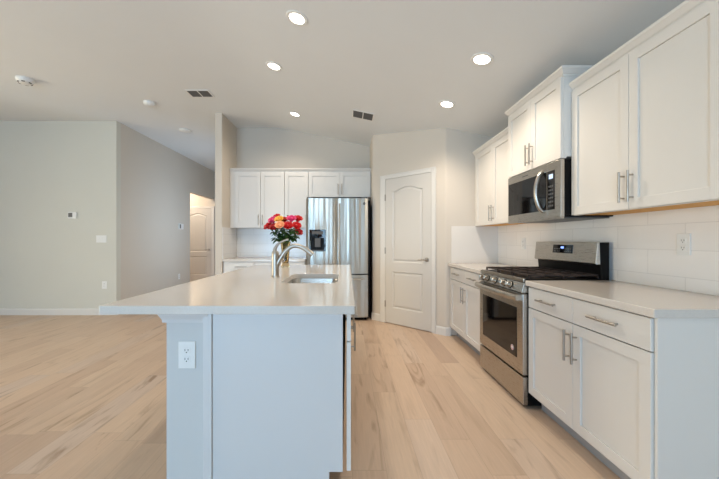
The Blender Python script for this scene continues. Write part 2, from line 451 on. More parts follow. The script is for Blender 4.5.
def moulded_slab(w, z0, z1, panels, thick=0.035):
    mb = MB(); bm = mb.bm
    outer = [(0, z0), (w, z0), (w, z1), (0, z1)]
    def ring(pts, y): return [bm.verts.new((u, y, v)) for u, v in pts]
    def edges(vs): return [bm.edges.new((vs[i], vs[(i + 1) % len(vs)])) for i in range(len(vs))]
    o = ring(outer, 0); es = edges(o); loops = []
    for p in panels:
        q = ring(p, 0); es += edges(q); loops.append(q)
    bmesh.ops.triangle_fill(bm, use_beauty=True, use_dissolve=False, edges=es, normal=(0, -1, 0))
    for p, q in zip(panels, loops):
        prev = q
        for off, dep in ((0.014, 0.011), (0.022, 0.011), (0.045, 0.003)):
            nx = ring(offset_loop(p, off), dep)
            for i in range(len(nx)):
                bm.faces.new((prev[i], prev[(i + 1) % len(nx)], nx[(i + 1) % len(nx)], nx[i]))
            prev = nx
        bm.faces.new(prev)
    bk = ring(outer, thick)
    for i in range(4): bm.faces.new((o[i], o[(i + 1) % 4], bk[(i + 1) % 4], bk[i]))
    bm.faces.new(bk)
    return mb

def arch_panel(u0, u1, z0, zs, rise, n=16):
    pts = [(u0, z0), (u1, z0), (u1, zs)]
    for k in range(1, n):
        t = k / n; x = u1 + (u0 - u1) * t
        a_ = min(max((0.5 - abs(t - 0.5)) / 0.42 - 0.10, 0), 1)
        pts.append((x, zs + rise * math.sin(a_ * math.pi / 2) ** 1.4))
    pts.append((u0, zs))
    return pts

def lever(parent, u, z, sgn=-1):
    h = MB().lathe([(0.028, 0), (0.028, -0.010), (0.012, -0.014), (0.011, -0.045)], (u, 0, z), 20, 'y')
    h.tube(curve_pts([(u, -0.045, z), (u + sgn * 0.03, -0.05, z), (u + sgn * 0.11, -0.046, z - 0.004)], 5), lerp_list([0.011, 0.009, 0.008], 5), 10)
    return h.build('handle', 'nickel', parent, smooth=True)

def interior_door(name, label, loc, rz, w, ztop, lever_side, hinge=True):
    e = bpy.data.objects.new(name, None); COL.objects.link(e); e.location = loc; e.rotation_euler = (0, 0, rz)
    struct(e, label, 'door')
    m_ = 0.128
    pan = [arch_panel(m_, w - m_, 0.89, ztop - 0.188, 0.055), [(m_, 0.235), (w - m_, 0.235), (w - m_, 0.755), (m_, 0.755)]]
    s = moulded_slab(w, 0.015, ztop, pan).build('door_slab', 'door', e)
    s.location = (0, -0.012, 0)
    if lever_side > 0: hl = lever(e, w - 0.065, 0.945, -1)
    else: hl = lever(e, 0.065, 0.945, 1)
    hl.location = (0, -0.012, 0)
    if hinge:
        for z in (0.28, 1.05, 1.82):
            u = -0.004 if lever_side > 0 else w + 0.004
            MB().cyl((u, -0.016, z - 0.045), (u, -0.016, z + 0.045), 0.008, 10).box(u - 0.004, u + 0.014, -0.0135, -0.010, z - 0.045, z + 0.045).build('hinge', 'nickel', e, smooth=True)
    return e

def casing(name, loc, rz, u0, u1, du0, du1, ztop, zdoor):
    pr = [(0, 0), (0.008, -0.012), (0.035, -0.016), (0.062, -0.018)]
    mb = MB()
    mb.box(u0, du0 - 0.003, -0.018, 0.0, 0, ztop).box(du1 + 0.003, u1, -0.018, 0.0, 0, ztop).box(du0 - 0.003, du1 + 0.003, -0.018, 0.0, zdoor + 0.004, ztop)
    mb.box(u0, u0 + 0.014, -0.023, -0.017, 0, ztop).box(u1 - 0.014, u1, -0.023, -0.017, 0, ztop).box(u0, u1, -0.0235, -0.017, ztop - 0.014, ztop + 0.0005)
    o = mb.build(name, 'trim', None, 0.003)
    o.location = loc; o.rotation_euler = (0, 0, rz)
    return struct(o)
ZD = 2.082
p = on_wall(T0)
interior_door('door_1', 'white arched two-panel pantry door with lever handle', (p.x + nrm.x * 0.002 , p.y + nrm.y * 0.002, 0), PANG, T1 - T0, ZD, 1)
casing('trim_1', (PA.x + nrm.x * 0.001, PA.y + nrm.y * 0.001, 0), PANG, TC0, TC1, T0, T1, 2.145, ZD)
# dark gap under the pantry door
interior_door('door_2', 'far hallway door seen past the partition', (-4.55, Y_HALLEND - 0.002, 0), 0, 0.76, ZD, 1, False)
casing('trim_2', (-4.55, Y_HALLEND - 0.001, 0), 0, -0.07, 0.83, 0, 0.76, 2.147, ZD)

# ------------------------------------------------------------------ tiled splashes on the walls
struct(MB().box(XR - 0.010, XR - 0.0005, 1.36, PB.y - 0.0005, 0.915, 1.46).build('trim_3', 'tile_r'), 'white long-tile backsplash on the right wall', 'backsplash')
struct(MB().box(1.305, XR - 0.011, PB.y - 0.010, PB.y - 0.0005, 0.915, 1.378).build('trim_4', 'splash'), 'white splash panel on the wall end beside the range', 'backsplash')
struct(MB().box(PIER1 + 0.011, -0.60, Y_BACK - 0.010, Y_BACK - 0.0005, 0.915, 1.42).build('trim_5', 'tile_b'), 'white tile backsplash on the back wall', 'backsplash')
struct(MB().box(PIER1 + 0.0005, PIER1 + 0.010, 4.93, Y_BACK - 0.0005, 0.915, 1.40).build('trim_6', 'tile_r'), 'white splash on the side of the partition', 'backsplash')

# ------------------------------------------------------------------ cabinets
CROWN = [(0, 0), (0.006, 0), (0.008, 0.014), (0.014, 0.018), (0.030, 0.040), (0.034, 0.044), (0.034, 0.060), (0, 0.060)]
def pull_v(parent, u, z0, z1, yf=-0.02):
    y = yf - 0.030
    MB().cyl((u, y, z0), (u, y, z1), 0.0062, 12).cyl((u, yf + 0.001, z0 + 0.025), (u, y, z0 + 0.025), 0.0045, 10).cyl((u, yf + 0.001, z1 - 0.025), (u, y, z1 - 0.025), 0.0045, 10).build('handle', 'nickel', parent, smooth=True)
def pull_h(parent, u0, u1, z, yf=-0.02):
    y = yf - 0.030
    MB().cyl((u0, y, z), (u1, y, z), 0.0062, 12).cyl((u0 + 0.025, yf + 0.001, z), (u0 + 0.025, y, z), 0.0045, 10).cyl((u1 - 0.025, yf + 0.001, z), (u1 - 0.025, y, z), 0.0045, 10).build('handle', 'nickel', parent, smooth=True)

def wall_cabinet(label, loc, rz, w, z0, z1, depth, doors, crown=(0, 0), left=True, right=True, wood=True, pull=0.17, group=None, pairs=True, crown_ext=(0.0, 0.0)):
    """local x runs along the front, y goes back; doors: list of (u0, u1, handle side or None)"""
    t = thing('wall_cabinet', label, 'cabinet', loc, rz, group)
    MB().box(0, w, 0, depth, z0 + 0.012, z1).box(0, w, 0, 0.02, z0, z0 + 0.012).build('carcass', 'cab', t, 0.001)
    if wood: part_label(MB().box(0.002, w - 0.002, 0.021, depth, z0 + 0.004, z0 + 0.0115).build('underside', 'woodraw', t), 'unfinished orange wood underside')
    for u0, u1, hs in doors:
        dr = MB().shaker(u0, u1, z0 + 0.003, z1 - 0.012).build('door', 'cab', t, 0.0012)
        if hs:
            u = u1 - 0.028 if hs > 0 else u0 + 0.028
            pull_v(dr, u, z0 + 0.04, z0 + 0.04 + pull)
    y0 = -0.001; zt = z1 - 0.010
    path = []
    if left: path += [(crown_ext[0], depth, -1, 0), (crown_ext[0], y0, -1, -1)]
    else: path += [(0, y0, 0, -1)]
    if right: path += [(w, y0, 1, -1), (w, depth, 1, 0)]
    else: path += [(w, y0, 0, -1)]
    MB().sweep([(o, zt + z) for o, z in CROWN], path).build('crown_molding', 'cab', t, 0.0)
    return t

Y_RN, Y_RF = 2.314, 3.077          # the range bay
XU = 1.585
ROT = R(-90)                        # right-hand run: front faces -X, local x runs towards the camera
du = XU + 0.02                      # carcass front plane
W1 = PB.y - 0.002 - (Y_RF + 0.0015)
wall_cabinet('white two-door wall cabinet in the corner beside the pantry wall', (du, PB.y - 0.002, 0), ROT, W1, 1.373, 2.262, XR - du - 0.012,
             [(0.06, 0.06 + (W1 - 0.065) / 2 - 0.0015, 1), (0.06 + (W1 - 0.065) / 2 + 0.0015, W1 - 0.005, -1)], left=False, right=False)
wall_cabinet('white raised wall cabinet directly above the microwave', (1.535, Y_RF, 0), ROT, Y_RF - Y_RN, 1.782, 2.372, XR - 1.535 - 0.012,
             [(0.004, (Y_RF - Y_RN) / 2 - 0.0015, 1), ((Y_RF - Y_RN) / 2 + 0.0015, Y_RF - Y_RN - 0.004, -1)], wood=False)
W3 = Y_RN - 0.0015 - 1.365
wall_cabinet('large white two-door wall cabinet nearest the camera on the right', (du, Y_RN - 0.0015, 0), ROT, W3, 1.373, 2.262, XR - du - 0.012,
             [(0.005, 0.4715, 1), (0.4745, W3 - 0.004, -1)], left=False, right=True, pull=0.175)

YU = 5.23
def bk(px): return (px - 347.5) * YU / F
bx0 = PIER1 + 0.003
wall_cabinet('white two-door wall cabinet in the back left corner', (bx0, YU + 0.02, 0), 0, bk(284.4) - bx0, 1.40, 2.302, Y_BACK - YU - 0.032,
             [(bk(235.2) - bx0, bk(260.3) - bx0, 1), (bk(260.9) - bx0, bk(284.2) - bx0, -1)], left=False, right=False, wood=False)
wall_cabinet('narrow white single-door wall cabinet on the back wall behind the roses', (bk(284.5), YU + 0.02, 0), 0, bk(308.3) - bk(284.5), 1.40, 2.302, Y_BACK - YU - 0.032,
             [(0.004, bk(308.2) - bk(284.5) - 0.004, 1)], left=False, right=False, wood=False)
wfr = PA.x - 0.004 - bk(308.4)
wall_cabinet('short white two-door wall cabinet above the refrigerator', (bk(308.4), YU + 0.02, 0), 0, wfr, 1.893, 2.302, Y_BACK - YU - 0.032,
             [(0.004, bk(339.8) - bk(308.4) - 0.0015, 1), (bk(339.8) - bk(308.4) + 0.0015, wfr - 0.012, -1)], left=False, right=False, wood=False)

def base_cabinet(label, loc, rz, w, depth, cols, filler=(0, 0), end_panel=None, doors=True, toe=0.12):
    t = thing('base_cabinet', label, 'cabinet', loc, rz)
    MB().box(0, w, 0, depth, toe, 0.876).build('carcass', 'cab', t, 0.001)
    part_label(MB().box(0.0, w, 0.075, depth, 0.0, toe).build('toe_kick', 'toe', t), 'grey toe kick')
    for u0, u1, hs in cols:
        dr = MB().box(u0, u1, -0.02, 0, 0.727, 0.868).build('drawer_front', 'cab', t, 0.002)
        c = (u0 + u1) / 2; pull_h(dr, c - 0.093, c + 0.093, 0.80)
        if doors:
            dd = MB().shaker(u0, u1, toe + 0.003, 0.722).build('door', 'cab', t, 0.0012)
            if hs: pull_v(dd, u1 - 0.03 if hs > 0 else u0 + 0.03, 0.505, 0.680)
    if end_panel:
        MB().box(*end_panel).build('end_panel', 'cab', t, 0.0015)
    return t
XD = 1.28; DB = XR - 0.012 - (XD + 0.02)
WB1 = PB.y - 0.012 - (Y_RF + 0.004)
base_cabinet('white two-drawer base cabinet in the corner between range and pantry wall', (XD + 0.02, PB.y - 0.012, 0), ROT, WB1, DB,
             [(0.03, 0.03 + (WB1 - 0.034) / 2 - 0.0015, 1), (0.03 + (WB1 - 0.034) / 2 + 0.0015, WB1 - 0.004, -1)])
WB2 = Y_RN - 0.004 - 1.374
base_cabinet('white two-drawer base cabinet nearest the camera under the right counter', (XD + 0.02, Y_RN - 0.004, 0), ROT, WB2, DB,
             [(0.004, 0.4555, 1), (0.4585, WB2 - 0.003, -1)], end_panel=(WB2 + 0.001, WB2 + 0.016, -0.008, DB, 0.0, 0.876))
YB = 4.92
def bb_(px): return (px - 347.5) * YB / F
w_b1 = bb_(254) - (PIER1 + 0.012)
base_cabinet('white base cabinet in the back left corner behind the island', (PIER1 + 0.012, YB + 0.02, 0), 0, w_b1, Y_BACK - YB - 0.032, [(bb_(229) - PIER1 - 0.012, w_b1 - 0.004, 1)])
w_b2 = -0.635 - bb_(254.2)
base_cabinet('white base cabinet between the corner cabinet and the refrigerator', (bb_(254.2), YB + 0.02, 0), 0, w_b2, Y_BACK - YB - 0.032, [(0.004, w_b2 / 2 - 0.0015, 1), (w_b2 / 2 + 0.0015, w_b2 - 0.004, -1)])

# ------------------------------------------------------------------ counters
XC = 1.26
def counter(label, x0, x1, y0, y1, bevel=0.004, name='countertop'):
    return tag(MB().box(x0, x1, y0, y1, 0.8775, 0.914).build(name, 'quartz', None, bevel), label, 'countertop')
counter('pale quartz countertop between the range and the pantry wall', XC, XR - 0.011, Y_RF + 0.002, PB.y - 0.011)
counter('pale quartz countertop on the near right base cabinet', XC, XR - 0.011, 1.3385, Y_RN - 0.002)
counter('pale quartz countertop along the back wall behind the faucet', PIER1 + 0.011, -0.632, YB - 0.02, Y_BACK - 0.011)

# island top with a rounded sink cut-out
IX0, IX1, IY0, IY1 = -1.078, 0.033, 1.409, 3.80
SX0, SX1, SY0, SY1 = -0.455, -0.07, 2.16, 2.77
def rrect(x0, x1, y0, y1, r, n=6):
    pts = []
    for cx, cy, a0 in ((x1 - r, y0 + r, -90), (x1 - r, y1 - r, 0), (x0 + r, y1 - r, 90), (x0 + r, y0 + r, 180)):
        for k in range(n + 1):
            a_ = R(a0 + 90 * k / n); pts.append((cx + r * math.cos(a_), cy + r * math.sin(a_)))
    return pts
def slab_with_hole(outer, hole, z0, z1):
    mb = MB(); bm = mb.bm; lay = {}
    for z in (z0, z1):
        o = [bm.verts.new((x, y, z)) for x, y in outer]; h = [bm.verts.new((x, y, z)) for x, y in hole]
        es = [bm.edges.new((o[i], o[(i + 1) % len(o)])) for i in range(len(o))] + [bm.edges.new((h[i], h[(i + 1) % len(h)])) for i in range(len(h))]
        bmesh.ops.triangle_fill(bm, use_beauty=True, edges=es, normal=(0, 0, 1)); lay[z] = (o, h)
    for j in (0, 1):
        q, w = lay[z0][j], lay[z1][j]
        for i in range(len(q)): bm.faces.new((q[i], q[(i + 1) % len(q)], w[(i + 1) % len(q)], w[i]))
    return mb
tag(slab_with_hole(rrect(IX0, IX1, IY0, IY1, 0.006, 2), rrect(SX0, SX1, SY0, SY1, 0.075), 0.8775, 0.914).build('countertop', 'quartz', None, 0.003), 'large pale quartz island countertop with the sink cut into it', 'countertop')

# ------------------------------------------------------------------ island body
isl = thing('kitchen_island', 'white kitchen island with a pale grey half wall on its left end', 'island', (0, 0, 0))
PF = 1.516
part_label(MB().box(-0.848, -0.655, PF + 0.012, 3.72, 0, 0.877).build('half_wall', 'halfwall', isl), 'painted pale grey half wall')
MB().box(-0.655, -0.645, PF - 0.004, 3.72, 0, 0.877).box(-0.668, -0.6285, PF - 0.010, PF + 0.012, 0, 0.877).build('corner_trim', 'panel', isl, 0.002)
end = MB().prism([(-0.628, 0), (-0.085, 0), (-0.085, 0.12), (-0.022, 0.12), (-0.022, 0.877), (-0.628, 0.877)], PF, PF + 0.018, 'y').build('end_panel', 'panel', isl, 0.0015)
MB().box(-0.644, -0.022, PF + 0.019, 3.72, 0.121, 0.69).box(-0.644, -0.022, PF + 0.019, 2.12, 0.69, 0.872).box(-0.644, -0.022, 2.82, 3.72, 0.69, 0.872).build('carcass', 'cab', isl)
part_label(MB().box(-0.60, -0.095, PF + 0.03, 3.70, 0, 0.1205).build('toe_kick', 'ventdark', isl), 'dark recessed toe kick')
CR2 = [(0, 0.813), (0.013, 0.815), (0.015, 0.830), (0.030, 0.862), (0.032, 0.877), (0, 0.877)]
MB().sweep(CR2, [(-0.848, 3.72, -1, 0), (-0.848, PF + 0.012, -1, -1), (-0.645, PF + 0.012, 0, -1)]).build('crown_molding', 'panel', isl)
ir = R(90)
def island_front(y0, y1, kind):
    # facing the aisle (+X): local x -> +Y
    w = y1 - y0
    def loc(o): o.location = (-0.020, y0, 0); o.rotation_euler = (0, 0, ir); return o
    if kind == 'drawer_door':
        a_ = loc(MB().box(0, w, -0.036, -0.016, 0.727, 0.868).build('drawer_front', 'cab', isl, 0.002)); pull_h(a_, w / 2 - 0.093, w / 2 + 0.093, 0.80, -0.036)
        b_ = loc(MB().shaker(0, w, 0.123, 0.722, -0.036, -0.016).build('door', 'cab', isl, 0.0012)); pull_v(b_, w - 0.05, 0.505, 0.75 - 0.07, -0.036)
    if kind == 'sink':
        loc(MB().box(0, w, -0.036, -0.016, 0.727, 0.868).build('false_front', 'cab', isl, 0.002))
        b_ = loc(MB().shaker(0, w / 2 - 0.0015, 0.123, 0.722, -0.036, -0.016).build('door', 'cab', isl, 0.0012)); pull_v(b_, w / 2 - 0.03, 0.505, 0.68, -0.036)
        b_ = loc(MB().shaker(w / 2 + 0.0015, w, 0.123, 0.722, -0.036, -0.016).build('door', 'cab', isl, 0.0012)); pull_v(b_, w / 2 + 0.03, 0.505, 0.68, -0.036)
island_front(PF + 0.004, 2.10, 'drawer_door'); island_front(2.104, 2.90, 'sink'); island_front(2.904, 3.70, 'drawer_door')

# ------------------------------------------------------------------ outlets, switches, wall controls
def outlet(label, loc, rz, w=0.075, h=0.12, name='wall_outlet'):
    t = thing(name, label, 'outlet', loc, rz)
    MB().box(-w / 2, w / 2, -0.006, 0, -h / 2, h / 2).build('cover_plate', 'plastic', t, 0.002)
    for s in (-1, 1):
        z = s * 0.0205
        r_ = MB().box(-0.017, 0.017, -0.008, -0.005, z - 0.014, z + 0.014).build('receptacle', 'plastic', t, 0.002)
        MB().box(-0.0085, -0.006, -0.0086, -0.0075, z - 0.002, z + 0.008).box(0.006, 0.0085, -0.0086, -0.0075, z - 0.002, z + 0.008).cyl((0, -0.0086, z - 0.008), (0, -0.0075, z - 0.008), 0.003, 8).build('slot', 'slot', r_)
    return t
outlet('white electrical outlet on the grey half wall of the island', ((187.4 - 347.5) * (PF + 0.012) / F, PF + 0.0115, 1.197 - (354.5 - 240.5) * (PF + 0.012) / F), 0, 0.079, 0.127)
outlet('white electrical outlet on the right backsplash tiles near the camera', (XR - 0.0105, 1.83, 1.175), ROT, 0.075, 0.12)
outlet('white electrical outlet on the backsplash tiles left of the range', (XR - 0.0105, 3.50, 1.165), ROT, 0.075, 0.12)
def lp(px, py, Y): return ((px - 347.5) * Y / F, Y, HC + (240.5 - py) * Y / F)
outlet('white electrical outlet low on the sage-tinted left wall', lp(104.5, 285, Y_LEFT - 0.0005), 0, 0.075, 0.12)
def hall_pt(px, py):
    Y = XL_HALL * F / (px - 347.5); return (XL_HALL + 0.0005, Y, HC + (240.5 - py) * Y / F)
outlet('white outlet low on the hallway wall beside the doorway', hall_pt(179, 276.5), R(90), 0.075, 0.12)

sw = thing('light_switch', 'white wide multi-gang light switch on the left wall below the thermostat', 'switch', lp(101.5, 239, Y_LEFT - 0.0005))
MB().box(-0.082, 0.082, -0.006, 0, -0.058, 0.058).build('cover_plate', 'plastic', sw, 0.002)
for u in (-0.046, 0, 0.046): MB().box(u - 0.016, u + 0.016, -0.010, -0.005, -0.033, 0.033).build('rocker', 'plastic', sw, 0.002)
th = thing('thermostat', 'small white thermostat with a dark screen on the left wall', 'thermostat', lp(73, 215.3, Y_LEFT - 0.0005))
MB().box(-0.068, 0.068, -0.022, 0, -0.052, 0.052).build('body', 'plastic', th, 0.006)
MB().box(-0.058, 0.008, -0.024, -0.0215, -0.03, 0.038).build('screen', 'grey', th, 0.001)
it = thing('wall_keypad', 'white wall keypad on the hallway wall beside the doorway', 'keypad', hall_pt(180.3, 226.5), R(90))
MB().box(-0.09, 0.09, -0.03, 0, -0.062, 0.062).build('body', 'plastic', it, 0.006)
MB().box(-0.082, -0.03, -0.032, -0.029, -0.045, 0.045).build('screen', 'grey', it, 0.001)

# ------------------------------------------------------------------ ceiling fixtures
TILT = math.atan(SL)
def at_ceiling(px, py, slope):
    if slope:
        s = ((240.5 - py) + SL * (px - 347.5)) / ((ZC - HC) + SL * CREASE)
    else: s = (240.5 - py) / (ZC - HC)
    x, y = (px - 347.5) / s, F / s
    return (x, y, ceil_z(x) - 0.0005)
def downlight(label, px, py, watts=LAMP_W):
    flat = px is None
    loc = (py[0], py[1], py[2] - 0.0005) if flat else at_ceiling(px, py, True)
    t = thing('recessed_light', label, 'ceiling light', loc, rot=(0, 0 if flat else TILT, 0), group='recessed ceiling lights')
    MB().lathe([(0.062, -0.006), (0.084, -0.007), (0.089, -0.003), (0.089, 0), (0.062, 0)], (0, 0, 0), 36, close=True).build('trim_ring', 'plastic', t, smooth=True)
    MB().lathe([(0.001, -0.0045), (0.0615, -0.0045), (0.0615, -0.001), (0.001, -0.001)], (0, 0, 0), 36).build('lens', 'lens', t)
    ld = bpy.data.lights.new('downlight_lamp', 'SPOT'); ld.energy = watts; ld.color = LAMP_C; ld.spot_size = R(150); ld.spot_blend = 0.7; ld.shadow_soft_size = 0.06
    lo = bpy.data.objects.new('downlight_lamp', ld); COL.objects.link(lo); lo.parent = t; lo.location = (0, 0, -0.075)
downlight('round recessed light nearest the camera, above the island', 297, 18)
downlight('round recessed light above the faucet, leftmost of the five', 274, 66)
downlight('round recessed light in front of the back wall cabinets', 295, 114, 24.0)
downlight('round recessed light above the aisle, nearest the raised cabinet', 482, 59)
downlight('round recessed light in front of the pantry door wall', 447, 104)

downlight('round recessed light over the hallway nook door', None, (-4.75, 8.45, ZC), 135.0)

def vent(label, px, py, w, h, slope):
    loc = at_ceiling(px, py, slope)
    t = thing('ceiling_vent', label, 'vent', loc, rot=(0, TILT if slope else 0, 0))
    f = 0.016
    MB().box(-w/2, w/2, -h/2, -h/2 + f, -0.008, 0).box(-w/2, w/2, h/2 - f, h/2, -0.008, 0).box(-w/2, -w/2 + f, -h/2 + f, h/2 - f, -0.008, 0).box(w/2 - f, w/2, -h/2 + f, h/2 - f, -0.008, 0).box(-0.006, 0.006, -h/2 + f, h/2 - f, -0.008, 0).build('frame', 'plastic', t, 0.001)
    MB().box(-w/2 + f, w/2 - f, -h/2 + f, h/2 - f, -0.0012, -0.0002).build('backing', 'ventdark', t)
    n = 7
    for k in range(n):
        y = -h/2 + f + (h - 2*f) * (k + 0.5) / n
        for x0, x1 in ((-w/2 + f, -0.006), (0.006, w/2 - f)):
            mb = MB().box(x0, x1, -0.0055, 0.0055, -0.0006, 0.0006)
            o = mb.build('louver', 'key', t); o.location = (0, y, -0.0045); o.rotation_euler = (R(-35), 0, 0)
vent('white ceiling vent with dark louvers on the left flat ceiling', 200, 93.4, 0.30, 0.21, False)
vent('white ceiling vent with dark louvers on the slope above the refrigerator', 363, 115.2, 0.29, 0.25, True)

def detector(label, px, py, r, h, sensor=True, name='smoke_detector'):
    loc = at_ceiling(px, py, False)
    t = thing(name, label, 'smoke detector', loc)
    MB().lathe([(r, 0), (r, -h * 0.45), (r * 0.92, -h * 0.7), (r * 0.6, -h), (0.001, -h)], (0, 0, 0), 28).build('body', 'plastic', t, smooth=True)
    if sensor:
        for a_ in range(6):
            c, s_ = math.cos(a_ * math.pi / 3), math.sin(a_ * math.pi / 3)
            q = MB().box(-0.006, 0.006, -0.0145, 0.0145, -0.005, 0.005).build('grille_slot', 'grey', t); q.location = (c * r * 0.72, s_ * r * 0.72, -h * 0.87); q.rotation_euler = (0, 0, a_ * math.pi / 3)
detector('white round smoke detector nearest the left edge of the ceiling', 25, 79, 0.085, 0.055)
detector('plain white round detector on the ceiling left of the vent', 149.5, 102.3, 0.075, 0.05, False)
detector('flat white ceiling disc near the hallway entrance', 185, 130, 0.095, 0.03, False, 'ceiling_disc')

# ------------------------------------------------------------------ refrigerator
FX0, FX1, FY = -0.617, 0.306, 4.835
fr = thing('refrigerator', 'stainless french-door refrigerator with a black water dispenser', 'refrigerator', (FX0, FY, 0))
FW = FX1 - FX0
MB().box(0.004, FW + 0.034, 0.075, 0.66, 0.05, 1.80).build('body', 'black', fr, 0.004)  # black body widened past the doors on the right to darken the wall gap
MB().box(0.02, FW - 0.02, 0.09, 0.62, 0.0, 0.05).build('foot_grille', 'black', fr)
def bowed(x0, x1, z0, z1, sx0, sx1, bow=0.012, y1=0.07, n=14):
    mb = MB(); bm = mb.bm; cols = []
    prof = []
    for k in range(n + 1):
        t = k / n; e = 0.010 * (max(0, 1 - t * 8) ** 2 + max(0, 1 - (1 - t) * 8) ** 2)
        x = x0 + (x1 - x0) * t; g = (x - sx0) / (sx1 - sx0)
        prof.append((x, bow * (2 * g - 1) ** 2 + e))
    poly = prof + [(x1, y1), (x0, y1)]
    mb.prism(poly, z0, z1, 'z')
    return mb
mid = FW / 2
dl = bowed(0, mid - 0.003, 0.702, 1.825, 0, FW).build('door', 'fsteel', fr, smooth=True)
dr_ = bowed(mid + 0.003, FW, 0.702, 1.825, 0, FW).build('door', 'fsteel', fr, smooth=True)
dz = bowed(0, FW, 0.055, 0.684, 0, FW).build('freezer_drawer', 'fsteel', fr, smooth=True)
def bar_handle(par, a_, b_, ctrl):
    mb = MB().tube(curve_pts(ctrl, 8), 0.009, 12)
    for q in (a_, b_): mb.cyl(q, (q[0], 0.012, q[2]), 0.010, 10)
    mb.build('handle', 'steel', par, smooth=True)
for par, u in ((dl, mid - 0.036), (dr_, mid + 0.036)):
    bar_handle(par, (u, -0.045, 0.86), (u, -0.045, 1.70), [(u, -0.043, 0.82), (u, -0.055, 1.05), (u, -0.058, 1.28), (u, -0.055, 1.5), (u, -0.043, 1.74)])
bar_handle(dz, (0.09, -0.045, 0.625), (FW - 0.09, -0.045, 0.625), [(0.05, -0.043, 0.625), (0.3, -0.056, 0.625), (FW - 0.3, -0.056, 0.625), (FW - 0.05, -0.043, 0.625)])
def fx(px): return (px - 347.5) * FY / F - FX0
ds = MB().box(fx(309.3), fx(325.8), -0.001, 0.02, 1.035, 1.36).build('dispenser', 'blackglass', dl, 0.004)
MB().box(fx(311), fx(324), -0.0035, 0.0, 1.05, 1.235).build('recess', 'black', ds, 0.003)
MB().box(fx(315), fx(320.5), -0.016, -0.003, 1.10, 1.23).build('paddle', 'grey', ds, 0.003)
MB().box(fx(312), fx(323), -0.0028, 0.0, 1.29, 1.335).build('control_strip', 'grey', ds, 0.001)
MB().box(fx(311), fx(324), -0.022, -0.002, 1.045, 1.057).build('drip_tray', 'grey', ds, 0.002)
MB().lathe([(0.021, 0.012), (0.021, -0.003), (0.017, -0.005), (0.001, -0.005)], (fx(364.3), 0.006, 1.745), 20, 'y').build('badge', 'grey', dr_)
for u in (0.05, FW - 0.05): MB().box(u - 0.04, u + 0.04, 0.03, 0.14, 1.8255, 1.845).build('hinge_cover', 'grey', fr, 0.006)

# ------------------------------------------------------------------ range (local x from far to near, y back)
rg = thing('gas_range', 'stainless gas range with black cooktop between the right base cabinets', 'range', (1.253, Y_RF - 0.001, 0), ROT)
RW = Y_RF - Y_RN - 0.002; RD = 0.63
MB().box(0.003, RW - 0.003, 0.03, 0.60, 0.02, 0.905).box(0.05, RW - 0.05, 0.06, 0.58, 0, 0.02).build('body', 'black', rg, 0.003)
MB().box(0.003, RW - 0.003, -0.004, 0.03, 0.025, 0.222).build('storage_drawer', 'steel', rg, 0.004)
od = MB().box(0.003, RW - 0.003, -0.006, 0.03, 0.237, 0.815).build('oven_door', 'steel', rg, 0.004)
ow = part_label(MB().box(0.075, RW - 0.085, -0.0085, -0.004, 0.335, 0.705).build('window', 'blackglass', od, 0.003), 'black glass oven window')
stk = MB().cyl((0, -0.0092, 0), (0, -0.0084, 0), 0.021, 20).build('sticker', 'plastic', ow); stk.location = (Y_RF - 0.001 - 2.463, 0, 0.392)
MB().lathe([(0.0135, -0.0098), (0.0175, -0.0098), (0.0175, -0.0090), (0.0135, -0.0090)], (Y_RF - 0.001 - 2.463, 0, 0.392), 20, 'y', close=True).build('sticker_ring', 'red_print', ow)
hd = MB().tube(curve_pts([(0.012, -0.040, 0.787), (0.20, -0.056, 0.787), (RW - 0.20, -0.056, 0.787), (RW - 0.012, -0.040, 0.787)], 8), 0.017, 14, flat=1.35)
for u in (0.028, RW - 0.028): hd.box(u - 0.016, u + 0.016, -0.042, -0.004, 0.768, 0.806)
hd.build('handle', 'steel', od, smooth=True)
cp = MB().prism([(-0.004, 0.822), (-0.016, 0.828), (0.006, 0.895), (0.05, 0.898), (0.05, 0.822)], 0.003, RW - 0.003, 'x').build('control_panel', 'steel', rg, 0.002)
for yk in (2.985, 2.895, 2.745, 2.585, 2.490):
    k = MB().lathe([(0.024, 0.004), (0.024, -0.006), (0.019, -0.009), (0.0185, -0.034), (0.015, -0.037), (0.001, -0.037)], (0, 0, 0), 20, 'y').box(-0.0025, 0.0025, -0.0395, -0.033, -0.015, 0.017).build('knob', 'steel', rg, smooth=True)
    MB().lathe([(0.028, 0.004), (0.028, -0.005), (0.001, -0.005)], (0, 0, 0), 20, 'y').build('knob_gap_ring', 'black', k)  # black ring added to draw the dark gap behind the knob
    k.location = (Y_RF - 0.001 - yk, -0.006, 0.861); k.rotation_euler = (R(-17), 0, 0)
ct = MB().box(0.0, RW, 0.006, 0.585, 0.899, 0.922).build('cooktop', 'black', rg, 0.005)
part_label(MB().box(0.004, RW - 0.004, 0.0, 0.016, 0.900, 0.926).build('front_trim', 'steel', rg, 0.003), 'stainless front edge')
for gu in range(3):
    g0, g1 = 0.02 + gu * (RW - 0.04) / 3 + 0.003, 0.02 + (gu + 1) * (RW - 0.04) / 3 - 0.003
    mb = MB(); z0, z1 = 0.940, 0.953; y0, y1 = 0.045, 0.555; b_ = 0.006
    mb.box(g0, g1, y0, y0 + 2*b_, z0, z1).box(g0, g1, y1 - 2*b_, y1, z0, z1).box(g0, g0 + 2*b_, y0, y1, z0, z1).box(g1 - 2*b_, g1, y0, y1, z0, z1)
    gc = (g0 + g1) / 2
    mb.box(gc - b_, gc + b_, y0, y1, z0, z1)
    for yy in (0.17, 0.30, 0.43): mb.box(g0, g1, yy - b_, yy + b_, z0, z1)
    for cx in (g0 + b_, g1 - b_):
        for cy in (y0 + b_, 0.30, y1 - b_): mb.box(cx - b_, cx + b_, cy - b_, cy + b_, 0.9215, z0)
    mb.build('grate', 'iron', rg, 0.002)
